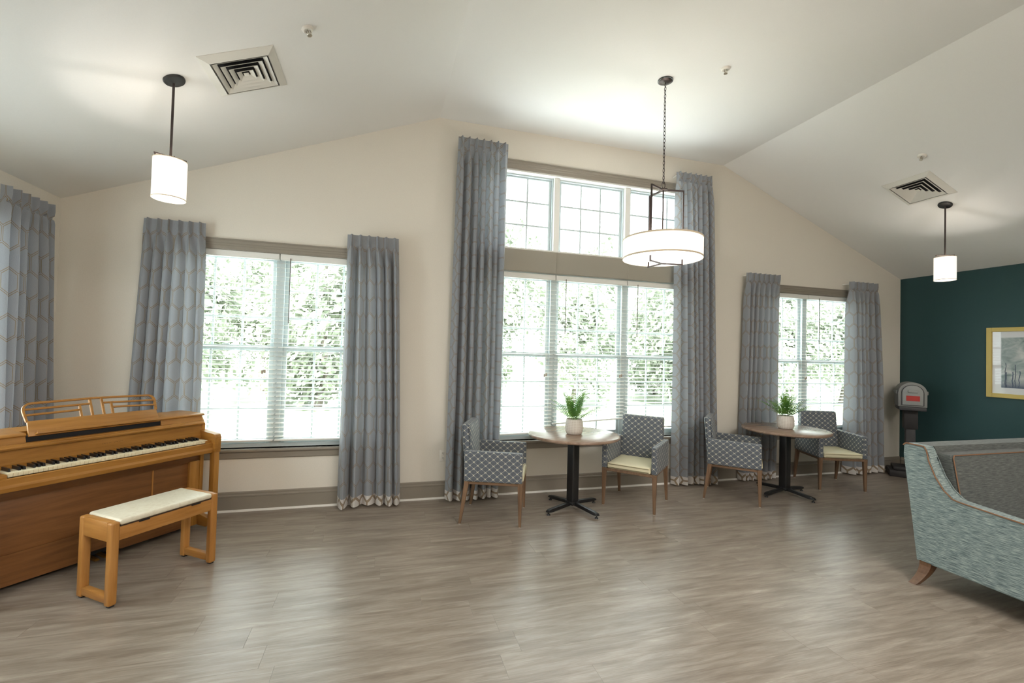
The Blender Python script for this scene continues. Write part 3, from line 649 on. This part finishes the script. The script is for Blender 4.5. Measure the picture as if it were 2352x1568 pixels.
# keybed, key slip, arms
b2('keybed', (X0+.035, -.005, .63), (X1-.035, .30, .695), 'piano_oak_x', pn, .004)
poly('key_slip', [(X0+.04, -.022, .628), (X0+.04, -.030, .655), (X0+.04, -.020, .672), (X0+.04, -.020, .708), (X0+.04, -.006, .713), (X0+.04, -.003, .628)], (X1-X0-.08, 0, 0), 'piano_oak_x', pn)
for x, s in ((X0-.012, 1), (X1-.043, 1)):
    pts = [(x, -.05, .628), (x, -.055, .765), (x, -.045, .785), (x, -.02, .790), (x, .10, .800), (x, .18, .812), (x, .20, .628)]
    poly('arm', pts, (.055, 0, 0), 'piano_oak_y', pn, .006)
for x in (X0+.043, X1-.043-.052):
    b2('key_block', (x, -.004, .695), (-.002 if x < 0 else x+.052, .145, .735), 'piano_oak_x', pn, .005)
for x in (X0-.008, X1-.043):
    b2('front_leg', (x, -.048, .034), (x+.048, .012, .63), 'piano_oak_z', pn, .006)
    tb = poly('toe_block', [(x+.004, .155, ZB), (x+.004, .155, .075), (x+.004, .03, .050), (x+.004, -.045, .050), (x+.004, -.045, .0), (x+.004, -.005, -.012), (x+.004, .04, ZB)], (.04, 0, 0), 'piano_oak_y', pn, .003)
    bm = bmesh.new(); rod(bm, (x+.012, -.015, -.0443), (x+.036, -.015, -.0443), .021, None, 16); rod(bm, (x+.024, -.015, -.036), (x+.024, -.015, -.008), .006); finish(bm, 'caster', 'rubber', tb, smooth=True)
for x in (X0+.05, X1-.08):
    bm = bmesh.new(); rod(bm, (x, .40, -.0443), (x+.024, .40, -.0443), .021, None, 14); rod(bm, (x+.012, .40, -.036), (x+.012, .40, -.01), .006); finish(bm, 'caster', 'rubber', pn, smooth=True)
# keys
KW = .02356; first = None
for k in range(52):
    if not first:
        bm = bmesh.new(); bx(bm, (0, .075, 0), (KW-.0011, .150, .024), .0016, 2); first = finish(bm, 'white_key', 'ivory', pn, smooth=True); o = first
    else: o = link('white_key', first.data, pn)
    o.location = ((k+.5)*KW, 0, .728)
first = None
for k in range(51):
    if (k % 7) in (1, 4): continue      # white keys A B | C D E | F G ...: no black key after B and E
    if not first:
        bm = bmesh.new(); vs = bx(bm, (0, .048, 0), (.0125, .098, .021))
        for v in vs:
            if v.co.z > 0: v.co.x *= .78; v.co.y = v.co.y+.006 if v.co.y < .02 else v.co.y
        bmesh.ops.bevel(bm, geom=list(bm.edges), offset=.0012, segments=1, affect='EDGES'); first = finish(bm, 'black_key', 'ebony', pn); o = first
    else: o = link('black_key', first.data, pn)
    o.location = ((k+1)*KW, .050, .7505)
# name board / fall board, moulding, top
poly('name_board', [(X0+.03, .150, .742), (X0+.03, .145, .765), (X0+.03, .158, .862), (X0+.03, .180, .862), (X0+.03, .180, .742)], (X1-X0-.06, 0, 0), 'piano_oak_x', pn)
poly('name_board_rail', [(X0+.03, .140, .737), (X0+.03, .140, .757), (X0+.03, .150, .762), (X0+.03, .158, .737)], (X1-X0-.06, 0, 0), 'piano_oak_x', pn)
poly('shelf_moulding', [(X0+.03, .150, .856), (X0+.03, .118, .864), (X0+.03, .112, .874), (X0+.03, .118, .882), (X0+.03, .128, .886), (X0+.03, .134, .893), (X0+.03, .20, .896), (X0+.03, .20, .856)], (X1-X0-.06, 0, 0), 'piano_oak_x', pn)
DX0, DX1 = .135, .935
for a, b_ in ((X0+.03, DX0-.004), (DX1+.004, X1-.03)):
    poly('upper_panel', [(a, .150, .893), (a, .165, .935), (a, .19, .938), (a, .19, .893)], (b_-a, 0, 0), 'piano_oak_x', pn)
b2('recess_shade', (DX0-.006, .165, .894), (DX1+.006, .212, .934), 'void_shade', pn)  # solid near-black block stands in for the shade in the slot
poly('lid', [(X0-.004, .160, .934), (X0-.004, .152, .942), (X0-.004, .158, .952), (X0-.004, .175, .956), (X0-.004, .49, .956), (X0-.004, .50, .946), (X0-.004, .49, .934)], (DX0-X0+.002, 0, 0), 'piano_oak_x', pn, .002)
poly('lid', [(DX1+.002, .160, .934), (DX1+.002, .152, .942), (DX1+.002, .158, .952), (DX1+.002, .175, .956), (DX1+.002, .49, .956), (DX1+.002, .50, .946), (DX1+.002, .49, .934)], (X1-DX1-.010, 0, 0), 'piano_oak_x', pn, .004)
poly('lid', [(DX0-.002, .255, .934), (DX0-.002, .255, .956), (DX0-.002, .49, .956), (DX0-.002, .50, .946), (DX0-.002, .49, .934)], (DX1-DX0+.004, 0, 0), 'piano_oak_x', pn)
# music desk: leaned-back pierced board, own local frame (x, height)
dk = bpy.data.objects.new('music_desk', None); C.objects.link(dk); dk.parent = pn; dk.location = (0, .143, .934); dk.rotation_euler = (rad(-24), 0, 0); dk.empty_display_size = .1
DW0, DW1 = .14, .925; DH = .235
poly('desk_board', [(DW0, 0, 0), (DW1, 0, 0), (DW1-.012, 0, .105), (DW0+.004, 0, .105)], (0, .016, 0), 'piano_oak_x', dk, .002)
b2('desk_ledge', (DW0+.03, -.030, .004), (DW1, .0, .016), 'piano_oak_x', dk, .003); b2('ledge_lip', (DW0+.03, -.036, .002), (DW1, -.030, .024), 'piano_oak_x', dk, .002)
def strip(bm, pts, w, d=.014):
    """flat bar following pts in the desk plane"""
    n = len(pts); P_ = [Vector((p[0], 0, p[1])) for p in pts]; A, B = [], []
    for k in range(n):
        a = P_[max(0, k-1)]; b_ = P_[min(n-1, k+1)]; q = (b_-a).normalized(); s = Vector((-q.z, 0, q.x))*w/2; A.append(P_[k]+s); B.append(P_[k]-s)
    vs = [[bm.verts.new(v+Vector((0, y, 0))) for v in L_] for L_ in (A, B) for y in (0, d)]
    for k in range(n-1):
        for i, j in ((0, 1), (1, 3), (3, 2), (2, 0)): bm.faces.new((vs[i][k], vs[i][k+1], vs[j][k+1], vs[j][k]))
    for k in (0, n-1): bm.faces.new([vs[i][k] for i in (0, 1, 3, 2)])
mid = (DW0+DW1)/2
def arcline(x0, x1, z, left):
    return [(x0+(x1-x0)*k/10, z) for k in range(11)]
for nm, pts, w in (
    ('desk_rim', [(DW0+.004, .10), (DW0-.006, .17)] + [(DW0-.006+.05*(1-cos(a)), .185+.045*sin(a)) for a in [pi/2*k/6 for k in range(7)]] + [(mid, .238)] + [(DW1-.05+.045*sin(a), .23-.045*(1-cos(a))) for a in [pi/2*k/6 for k in range(7)]] + [(DW1-.010, .10)], .013),
    ('desk_bar', [(DW0+.0, .188), (mid-.04, .196)], .012), ('desk_bar', [(DW0+.0, .148), (mid-.10, .156)], .012),
    ('desk_bar', [(mid+.045, .196), (DW1-.01, .186)], .012), ('desk_bar', [(mid+.085, .158), (DW1-.01, .146)], .012),
    ('desk_bar', [(mid-.10, .10), (mid-.10, .198)], .013), ('desk_bar', [(mid-.035, .10), (mid-.035, .236)], .013),
    ('desk_bar', [(mid+.035, .10), (mid+.035, .236)], .013), ('desk_bar', [(mid+.09, .10), (mid+.09, .198)], .013)):
    bm = bmesh.new(); strip(bm, pts, w); finish(bm, nm, 'piano_oak_x', dk)
# faint maker's lettering on the name board (unreadable in the photograph): small dark strokes
bm = bmesh.new(); rg = random.Random(3)
for k in range(13):
    if k in (6,): continue
    bx(bm, (.545+k*.0105, .1515, .812), (.0018, .0008, .0065)); bx(bm, (.548+k*.0105, .1515, .812+rg.choice((-.003, 0, .003))), (.005, .0008, .0012))
finish(bm, 'faint_lettering', 'drain_line', pn)

# ------------------------------------------------------------------ piano bench
bn = empty('piano_bench', (-1.437, -1.262, 0), rad(53.0), 'oak piano bench with cream padded top', 'bench'); bl, bd = .655, .325
for s, nm in ((-1, 0), (1, 1)):
    x = s*(bl/2-.024)
    for q in (-1, 1):
        lg = b2('leg', (x-.024, q*(bd/2)-(0 if q < 0 else .048), .008), (x+.024, q*(bd/2)+(.048 if q < 0 else 0), .499), 'bench_oak_z', bn, .012, 4)
        b2('foot_glide', (x-.014, q*(bd/2-.024)-.014, 0), (x+.014, q*(bd/2-.024)+.014, .010), 'rubber', lg)
    b2('end_rail', (x-.021, -bd/2+.045, .385), (x+.021, bd/2-.045, .499), 'bench_oak_y', bn, .003)
    b2('floor_rail', (x-.019, -bd/2+.045, .022), (x+.019, bd/2-.045, .068), 'bench_oak_y', bn, .004)
for q in (-1, 1): b2('side_rail', (-bl/2+.045, q*(bd/2-.018)-.012, .385), (bl/2-.045, q*(bd/2-.018)+.012, .468), 'bench_oak_x', bn, .003)
b2('padded_seat', (-bl/2+.047, -bd/2-.002, .474), (bl/2-.047, bd/2+.002, .508), 'bench_vinyl', bn, .014, 4)
b2('seat_board', (-bl/2+.05, -bd/2+.006, .466), (bl/2-.05, bd/2-.006, .475), 'drain_line', bn)
for x in (-.15, .17): b2('hinge', (x-.03, -bd/2+.0, .462), (x+.03, -bd/2+.012, .470), 'black_metal', bn)

# ------------------------------------------------------------------ tables, chairs, plants
def table(x, y, az, label):
    r = empty('pedestal_table', (x, y, 0), az, label, 'table')
    lathe('tabletop', [(.001, .732), (.446, .732), (.459, .738), (.463, .748), (.459, .758), (.450, .764), (.001, .765)], 'table_laminate', r, 72)
    b2('mounting_plate', (-.16, -.16, .722), (.16, .16, .733), 'black_metal', r, .003)
    b2('column', (-.046, -.046, .06), (.046, .046, .725), 'black_metal', r, .012, 3)
    b2('hub', (-.055, -.055, .050), (.055, .055, .085), 'black_metal', r, .008)
    for k in range(4):
        rm = Matrix.Rotation(k*pi/2, 3, 'Z')
        pts = [(.04, -.019, .045), (.04, -.019, .080), (.30, -.019, .056), (.335, -.019, .050), (.350, -.019, .030), (.30, -.019, .026)]
        f = poly('foot', [rm @ Vector(p) for p in pts], rm @ Vector((0, .038, 0)), 'black_metal', r, .004)
        p = rm @ Vector((.325, 0, 0)); bm = bmesh.new(); rod(bm, (p.x, p.y, .012), (p.x, p.y, .032), .006); rod(bm, (p.x, p.y, 0), (p.x, p.y, .012), .018, .014, 12); finish(bm, 'levelling_glide', 'black_metal', f, smooth=True)
    return r
table(1.905, -.590, rad(22), 'round wood-top pedestal table before the middle window'); table(4.58, -.635, rad(10), 'round wood-top pedestal table before the far window')
def tapered(bm, a, b_, s0, s1):
    a, b_ = Vector(a), Vector(b_)
    hexa(bm, [b_+Vector((x*s1/2, y*s1/2, 0)) for x, y in ((-1, -1), (1, -1), (1, 1), (-1, 1))] + [a+Vector((x*s0/2, y*s0/2, 0)) for x, y in ((-1, -1), (1, -1), (1, 1), (-1, 1))])
def soft(name, lo, hi, m, parent, bev, puff=0, fn=None):
    bm = bmesh.new(); c = [(a+b_)/2 for a, b_ in zip(lo, hi)]; s = [b_-a for a, b_ in zip(lo, hi)]; bx(bm, c, s)
    bmesh.ops.subdivide_edges(bm, edges=list(bm.edges), cuts=5, use_grid_fill=True)
    for v in bm.verts:
        u, w, q = [(v.co[k]-c[k])/(s[k]/2) for k in range(3)]
        if puff:
            ax = min(range(3), key=lambda k: s[k]); o = [k for k in range(3) if k != ax]
            e = 1-max(abs((u, w, q)[o[0]]), abs((u, w, q)[o[1]]))**4; v.co[ax] += (1 if (u, w, q)[ax] > 0 else -1)*puff*e if abs((u, w, q)[ax]) > .9 else 0
    es = [e for e in bm.edges if e.calc_face_angle(0) > .8]
    bmesh.ops.bevel(bm, geom=es, offset=bev, segments=3, affect='EDGES', profile=.5)
    if fn:
        for v in bm.verts: v.co = fn(v.co)
    return finish(bm, name, m, parent, smooth=True)
def chair():
    r = empty('armchair', (0, 0, 0)); w = .285
    def lean(c): k = max(0., c.z-.45); return Vector((c.x-.085*k-.02*k*k, c.y*(1-.10*k), c.z))
    soft('backrest', (-.275, -.235, .392), (-.195, .235, .900), 'lattice_fabric', r, .018, .006, lean)
    for s in (-1, 1):
        lo, hi = sorted((s*w, s*(w-.058)))
        def arm(c): return Vector((c.x, c.y, c.z - (max(0., c.x+.27))*.012*(c.z > .5)))
        soft('armrest', (-.270, lo, .392), (.262, hi, .668), 'lattice_fabric', r, .010, .0, arm)
    soft('seat', (-.20, -w+.062, .392), (.272, w-.062, .455), 'cream_vinyl', r, .018, .010)
    bm = bmesh.new()
    for c, s in (((0, w-.03, .378), (.535, .026, .028)), ((0, -w+.03, .378), (.535, .026, .028)), ((.252, 0, .378), (.026, 2*w-.06, .028)), ((-.252, 0, .378), (.026, 2*w-.06, .028))): bx(bm, c, s, .003, 1)
    bx(bm, (0, 0, .387), (.50, 2*w-.05, .008)); finish(bm, 'seat_frame', 'walnut_x', r)
    for sx, sy in ((1, 1), (1, -1), (-1, 1), (-1, -1)):
        bm = bmesh.new(); a = (sx*.243, sy*(w-.027), .392); f = (sx*(.250 if sx > 0 else .300), sy*(w-.022), .004)
        tapered(bm, a, f, .044, .024); bmesh.ops.bevel(bm, geom=list(bm.edges), offset=.003, segments=1, affect='EDGES')
        l = finish(bm, 'leg', 'walnut_z', r); box('leg_glide', (f[0], f[1], .002), (.018, .018, .004), 'foot_glide', l)
    return r
def copy_tree(o, parent=None):
    c = o.copy(); C.objects.link(c); c.parent = parent
    for ch in o.children: copy_tree(ch, c)
    return c
ch0 = chair()
for k, (x, y, a, lb) in enumerate(((1.10, -.615, -21.5, 'diamond-patterned armchair left of the middle table, facing right'), (2.64, -.565, -137, 'diamond-patterned armchair right of the middle table, cream seat showing'),
        (3.90, -.60, -44, 'diamond-patterned armchair left of the far table, seen from its side'), (5.49, -.455, -110, 'diamond-patterned armchair right of the far table, facing the room'))):
    o = ch0 if k == 0 else copy_tree(ch0); o.location = (x, y, 0); o.rotation_euler = (0, 0, rad(a)); tag(o, lb, 'chair', 'armchairs at the pedestal tables')
def fern(x, y, z, seed, label):
    r = empty('potted_fern', (x, y, z), label=label, cat='plant'); rg = random.Random(seed)
    lathe('pot', [(.001, .0), (.066, .0), (.080, .010), (.0895, .040), (.091, .080), (.087, .120), (.080, .150), (.078, .153), (.074, .150), (.074, .135), (.001, .134)], 'pot_white', r, 44, cap=False)
    lathe('soil', [(.001, .136), (.073, .136), (.073, .131), (.001, .131)], 'soil', r, 24)
    for k in range(29):
        az = 2*pi*k/29*5 + rg.uniform(-.3, .3); out = k % 3; L = rg.uniform(.26, .38) if out else rg.uniform(.27, .35); up = rg.uniform(.2, .7) if out else rg.uniform(.95, 1.25)
        d = Vector((cos(az), sin(az), 0)); side = Vector((-sin(az), cos(az), 0)); p = Vector((d.x*.025, d.y*.025, .132)); el = .35+up*.85; n = 17; bm = bmesh.new(); prev = None
        for i in range(n+1):
            f = i/n; e = el-f*f*rg.uniform(.45, .8)*(1.1-up*.35); t_ = d*cos(e)+Vector((0, 0, sin(e))); q = p+t_*(L/n)
            nn = side.cross(t_).normalized()
            a = [bm.verts.new(p+side*.0012), bm.verts.new(p-side*.0012), bm.verts.new(q-side*.001), bm.verts.new(q+side*.001)]; bm.faces.new(a)
            if i > 2:
                ll = .036*sin(pi*min(1, (f*.93+.10)))**.7*(L/.24)+.004
                for s in (-1, 1):
                    dr = (side*s+t_*.35-nn*.12*s*s).normalized(); w = t_*.0052
                    v = [bm.verts.new(c) for c in (p-w*.7, p+dr*ll*.5-w*.9, p+dr*ll, p+dr*ll*.5+w*.9, p+w*.7)]; bm.faces.new(v)
            p = q
        finish(bm, 'frond', 'fern_green', r)
fern(1.888, -.63, .765, 5, 'green fern in a white textured pot on the table before the middle window'); fern(4.555, -.66, .765, 9, 'green fern in a white textured pot on the table before the far window')

# ------------------------------------------------------------------ mailbox on post
mb = empty('mailbox', (7.075, -.352, 0), math.atan2(-.64, -.77)+pi/2, 'grey plastic mailbox with a red label on a dark post by the teal wall', 'mailbox')
b2('base', (-.235, -.17, 0), (.235, .20, .085), 'post_dark', mb, .012); b2('base_step', (-.19, -.13, .085), (.19, .16, .135), 'post_dark', mb, .012)
b2('post', (-.052, -.05, .13), (.052, .055, .72), 'mailbox_dark', mb, .006); b2('post_sleeve', (-.075, -.07, .66), (.075, .075, .93), 'post_dark', mb, .008)
def arch(w, h, n=14, z0=0): return [(-w, z0), (w, z0)] + [(w*cos(pi*k/n), z0+h+w*.95*sin(pi*k/n)) for k in range(n+1)]
poly('box_body', [(a, -.19, b_) for a, b_ in arch(.150, .190, z0=.975)], (0, .38, 0), 'mailbox_grey', mb, .006)
poly('door', [(a, -.205, b_) for a, b_ in arch(.108, .165, z0=1.00)], (0, .02, 0), 'mailbox_light', mb, .005)
poly('door_surround', [(a, -.198, b_) for a, b_ in arch(.118, .168, z0=.994)], (0, .01, 0), 'mailbox_dark', mb)
b2('shelf_tray', (-.14, -.215, .925), (.14, .19, .975), 'mailbox_dark', mb, .008)
b2('door_handle', (-.052, -.226, 1.165), (.052, -.203, 1.205), 'mailbox_light', mb, .008); b2('red_label', (-.068, -.2085, 1.055), (.072, -.2045, 1.125), 'red_label', mb)
for s in (-1, 1): b2('side_cap', (s*.158-.012, -.13, 1.14), (s*.158+.012, .12, 1.19), 'mailbox_grey', mb, .008)

# ------------------------------------------------------------------ sofa (world-aligned; back towards the window wall)
sf = empty('sofa', (3.76, -2.5, 0), 0, 'heathered teal loveseat with orange piping and curved wooden legs', 'sofa')
SL, AW = 2.08, .10      # length, arm width;   local: x right, y back(+)/front(-), origin at the rear left bottom corner
side = [(.0, .155), (.028, .45), (.085, .90), (.088, .965), (.070, .982), (-.045, .978), (-.060, .955), (-.075, .88), (-.115, .78), (-.165, .70), (-.215, .655), (-.245, .648), (-.45, .630), (-.82, .600), (-.86, .585), (-.875, .56), (-.875, .155)]
for x in (0, SL-AW):
    bm = bmesh.new(); n = len(side)
    a = [bm.verts.new((x, y, z)) for y, z in side]; b_ = [bm.verts.new((x+AW, y, z)) for y, z in side]
    bm.faces.new(a); bm.faces.new(b_[::-1])
    for k in range(n): bm.faces.new((a[k], a[(k+1) % n], b_[(k+1) % n], b_[k]))
    bmesh.ops.bevel(bm, geom=[e for e in bm.edges if abs((e.verts[0].co-e.verts[1].co).x) < .01], offset=.008, segments=2, affect='EDGES')
    L = finish(bm, 'arm', 'sofa_teal', sf, smooth=True)
    xs_ = x-.001 if x == 0 else x+AW+.001
    for nm, idx in (('piping', range(3, 17)), ):
        bm = bmesh.new(); pts = [Vector((xs_, *side[k])) for k in idx]
        for p, q in zip(pts[:-1], pts[1:]): rod(bm, p, q, .0048, None, 6)
        finish(bm, 'piping', 'piping_orange', L, smooth=True)
bm = bmesh.new(); prf = [(.0, .155), (.028, .45), (.085, .90), (.088, .965), (.070, .982), (-.045, .978), (-.060, .955), (-.085, .45), (-.085, .155)]
a = [bm.verts.new((AW, y, z)) for y, z in prf]; b_ = [bm.verts.new((SL-AW, y, z)) for y, z in prf]; n = len(prf); bm.faces.new(a); bm.faces.new(b_[::-1])
for k in range(n): bm.faces.new((a[k], a[(k+1) % n], b_[(k+1) % n], b_[k]))
finish(bm, 'back', 'sofa_teal_dim', sf, smooth=True)
b2('seat_base', (AW, -.84, .155), (SL-AW, -.06, .30), 'sofa_teal', sf, .01)
cw = (SL-2*AW)/2
for k in range(2):
    x0 = AW+k*cw+.004; x1 = x0+cw-.008
    def ln(c): q = max(0., c.z-.42); return Vector((c.x, c.y+.16*q, c.z))
    bc = soft('back_cushion', (x0, -.235, .43), (x1, -.105, .935), 'sofa_teal_dim', sf, .02, .018, ln)
    bm = bmesh.new(); pp = [ln(Vector(c)) for c in ((x0+.006, -.236, .45), (x0+.006, -.236, .915), (x0+.02, -.236, .932), (x1-.02, -.236, .932), (x1-.006, -.236, .915), (x1-.006, -.236, .45))]
    for p, q in zip(pp[:-1], pp[1:]): rod(bm, p, q, .004, None, 6)
    finish(bm, 'piping', 'piping_orange', bc, smooth=True)
    soft('seat_cushion', (x0, -.88, .30), (x1, -.24, .44), 'sofa_teal_dim', sf, .025, .012)
for x, sx in ((.045, -1), (SL-.045, 1)):
    for y, sy in ((-.055, 1), (-.80, -1)):
        bm = bmesh.new(); rows = []
        for k in range(7):
            f = k/6; off = .085*f**1.8*(1 if sy > 0 else .6); s = .072-.026*f; c = Vector((x+sx*(off+.005), y+sy*off*.45, .160-.160*f))
            rows.append([bm.verts.new(c+Vector((a*s/2, b_*s/2, 0))) for a, b_ in ((-1, -1), (1, -1), (1, 1), (-1, 1))])
        for p, q in zip(rows[:-1], rows[1:]):
            for k in range(4): bm.faces.new((p[k], p[(k+1) % 4], q[(k+1) % 4], q[k]))
        bm.faces.new(rows[0]); bm.faces.new(rows[-1][::-1]); finish(bm, 'leg', 'sofa_leg_wood', sf)
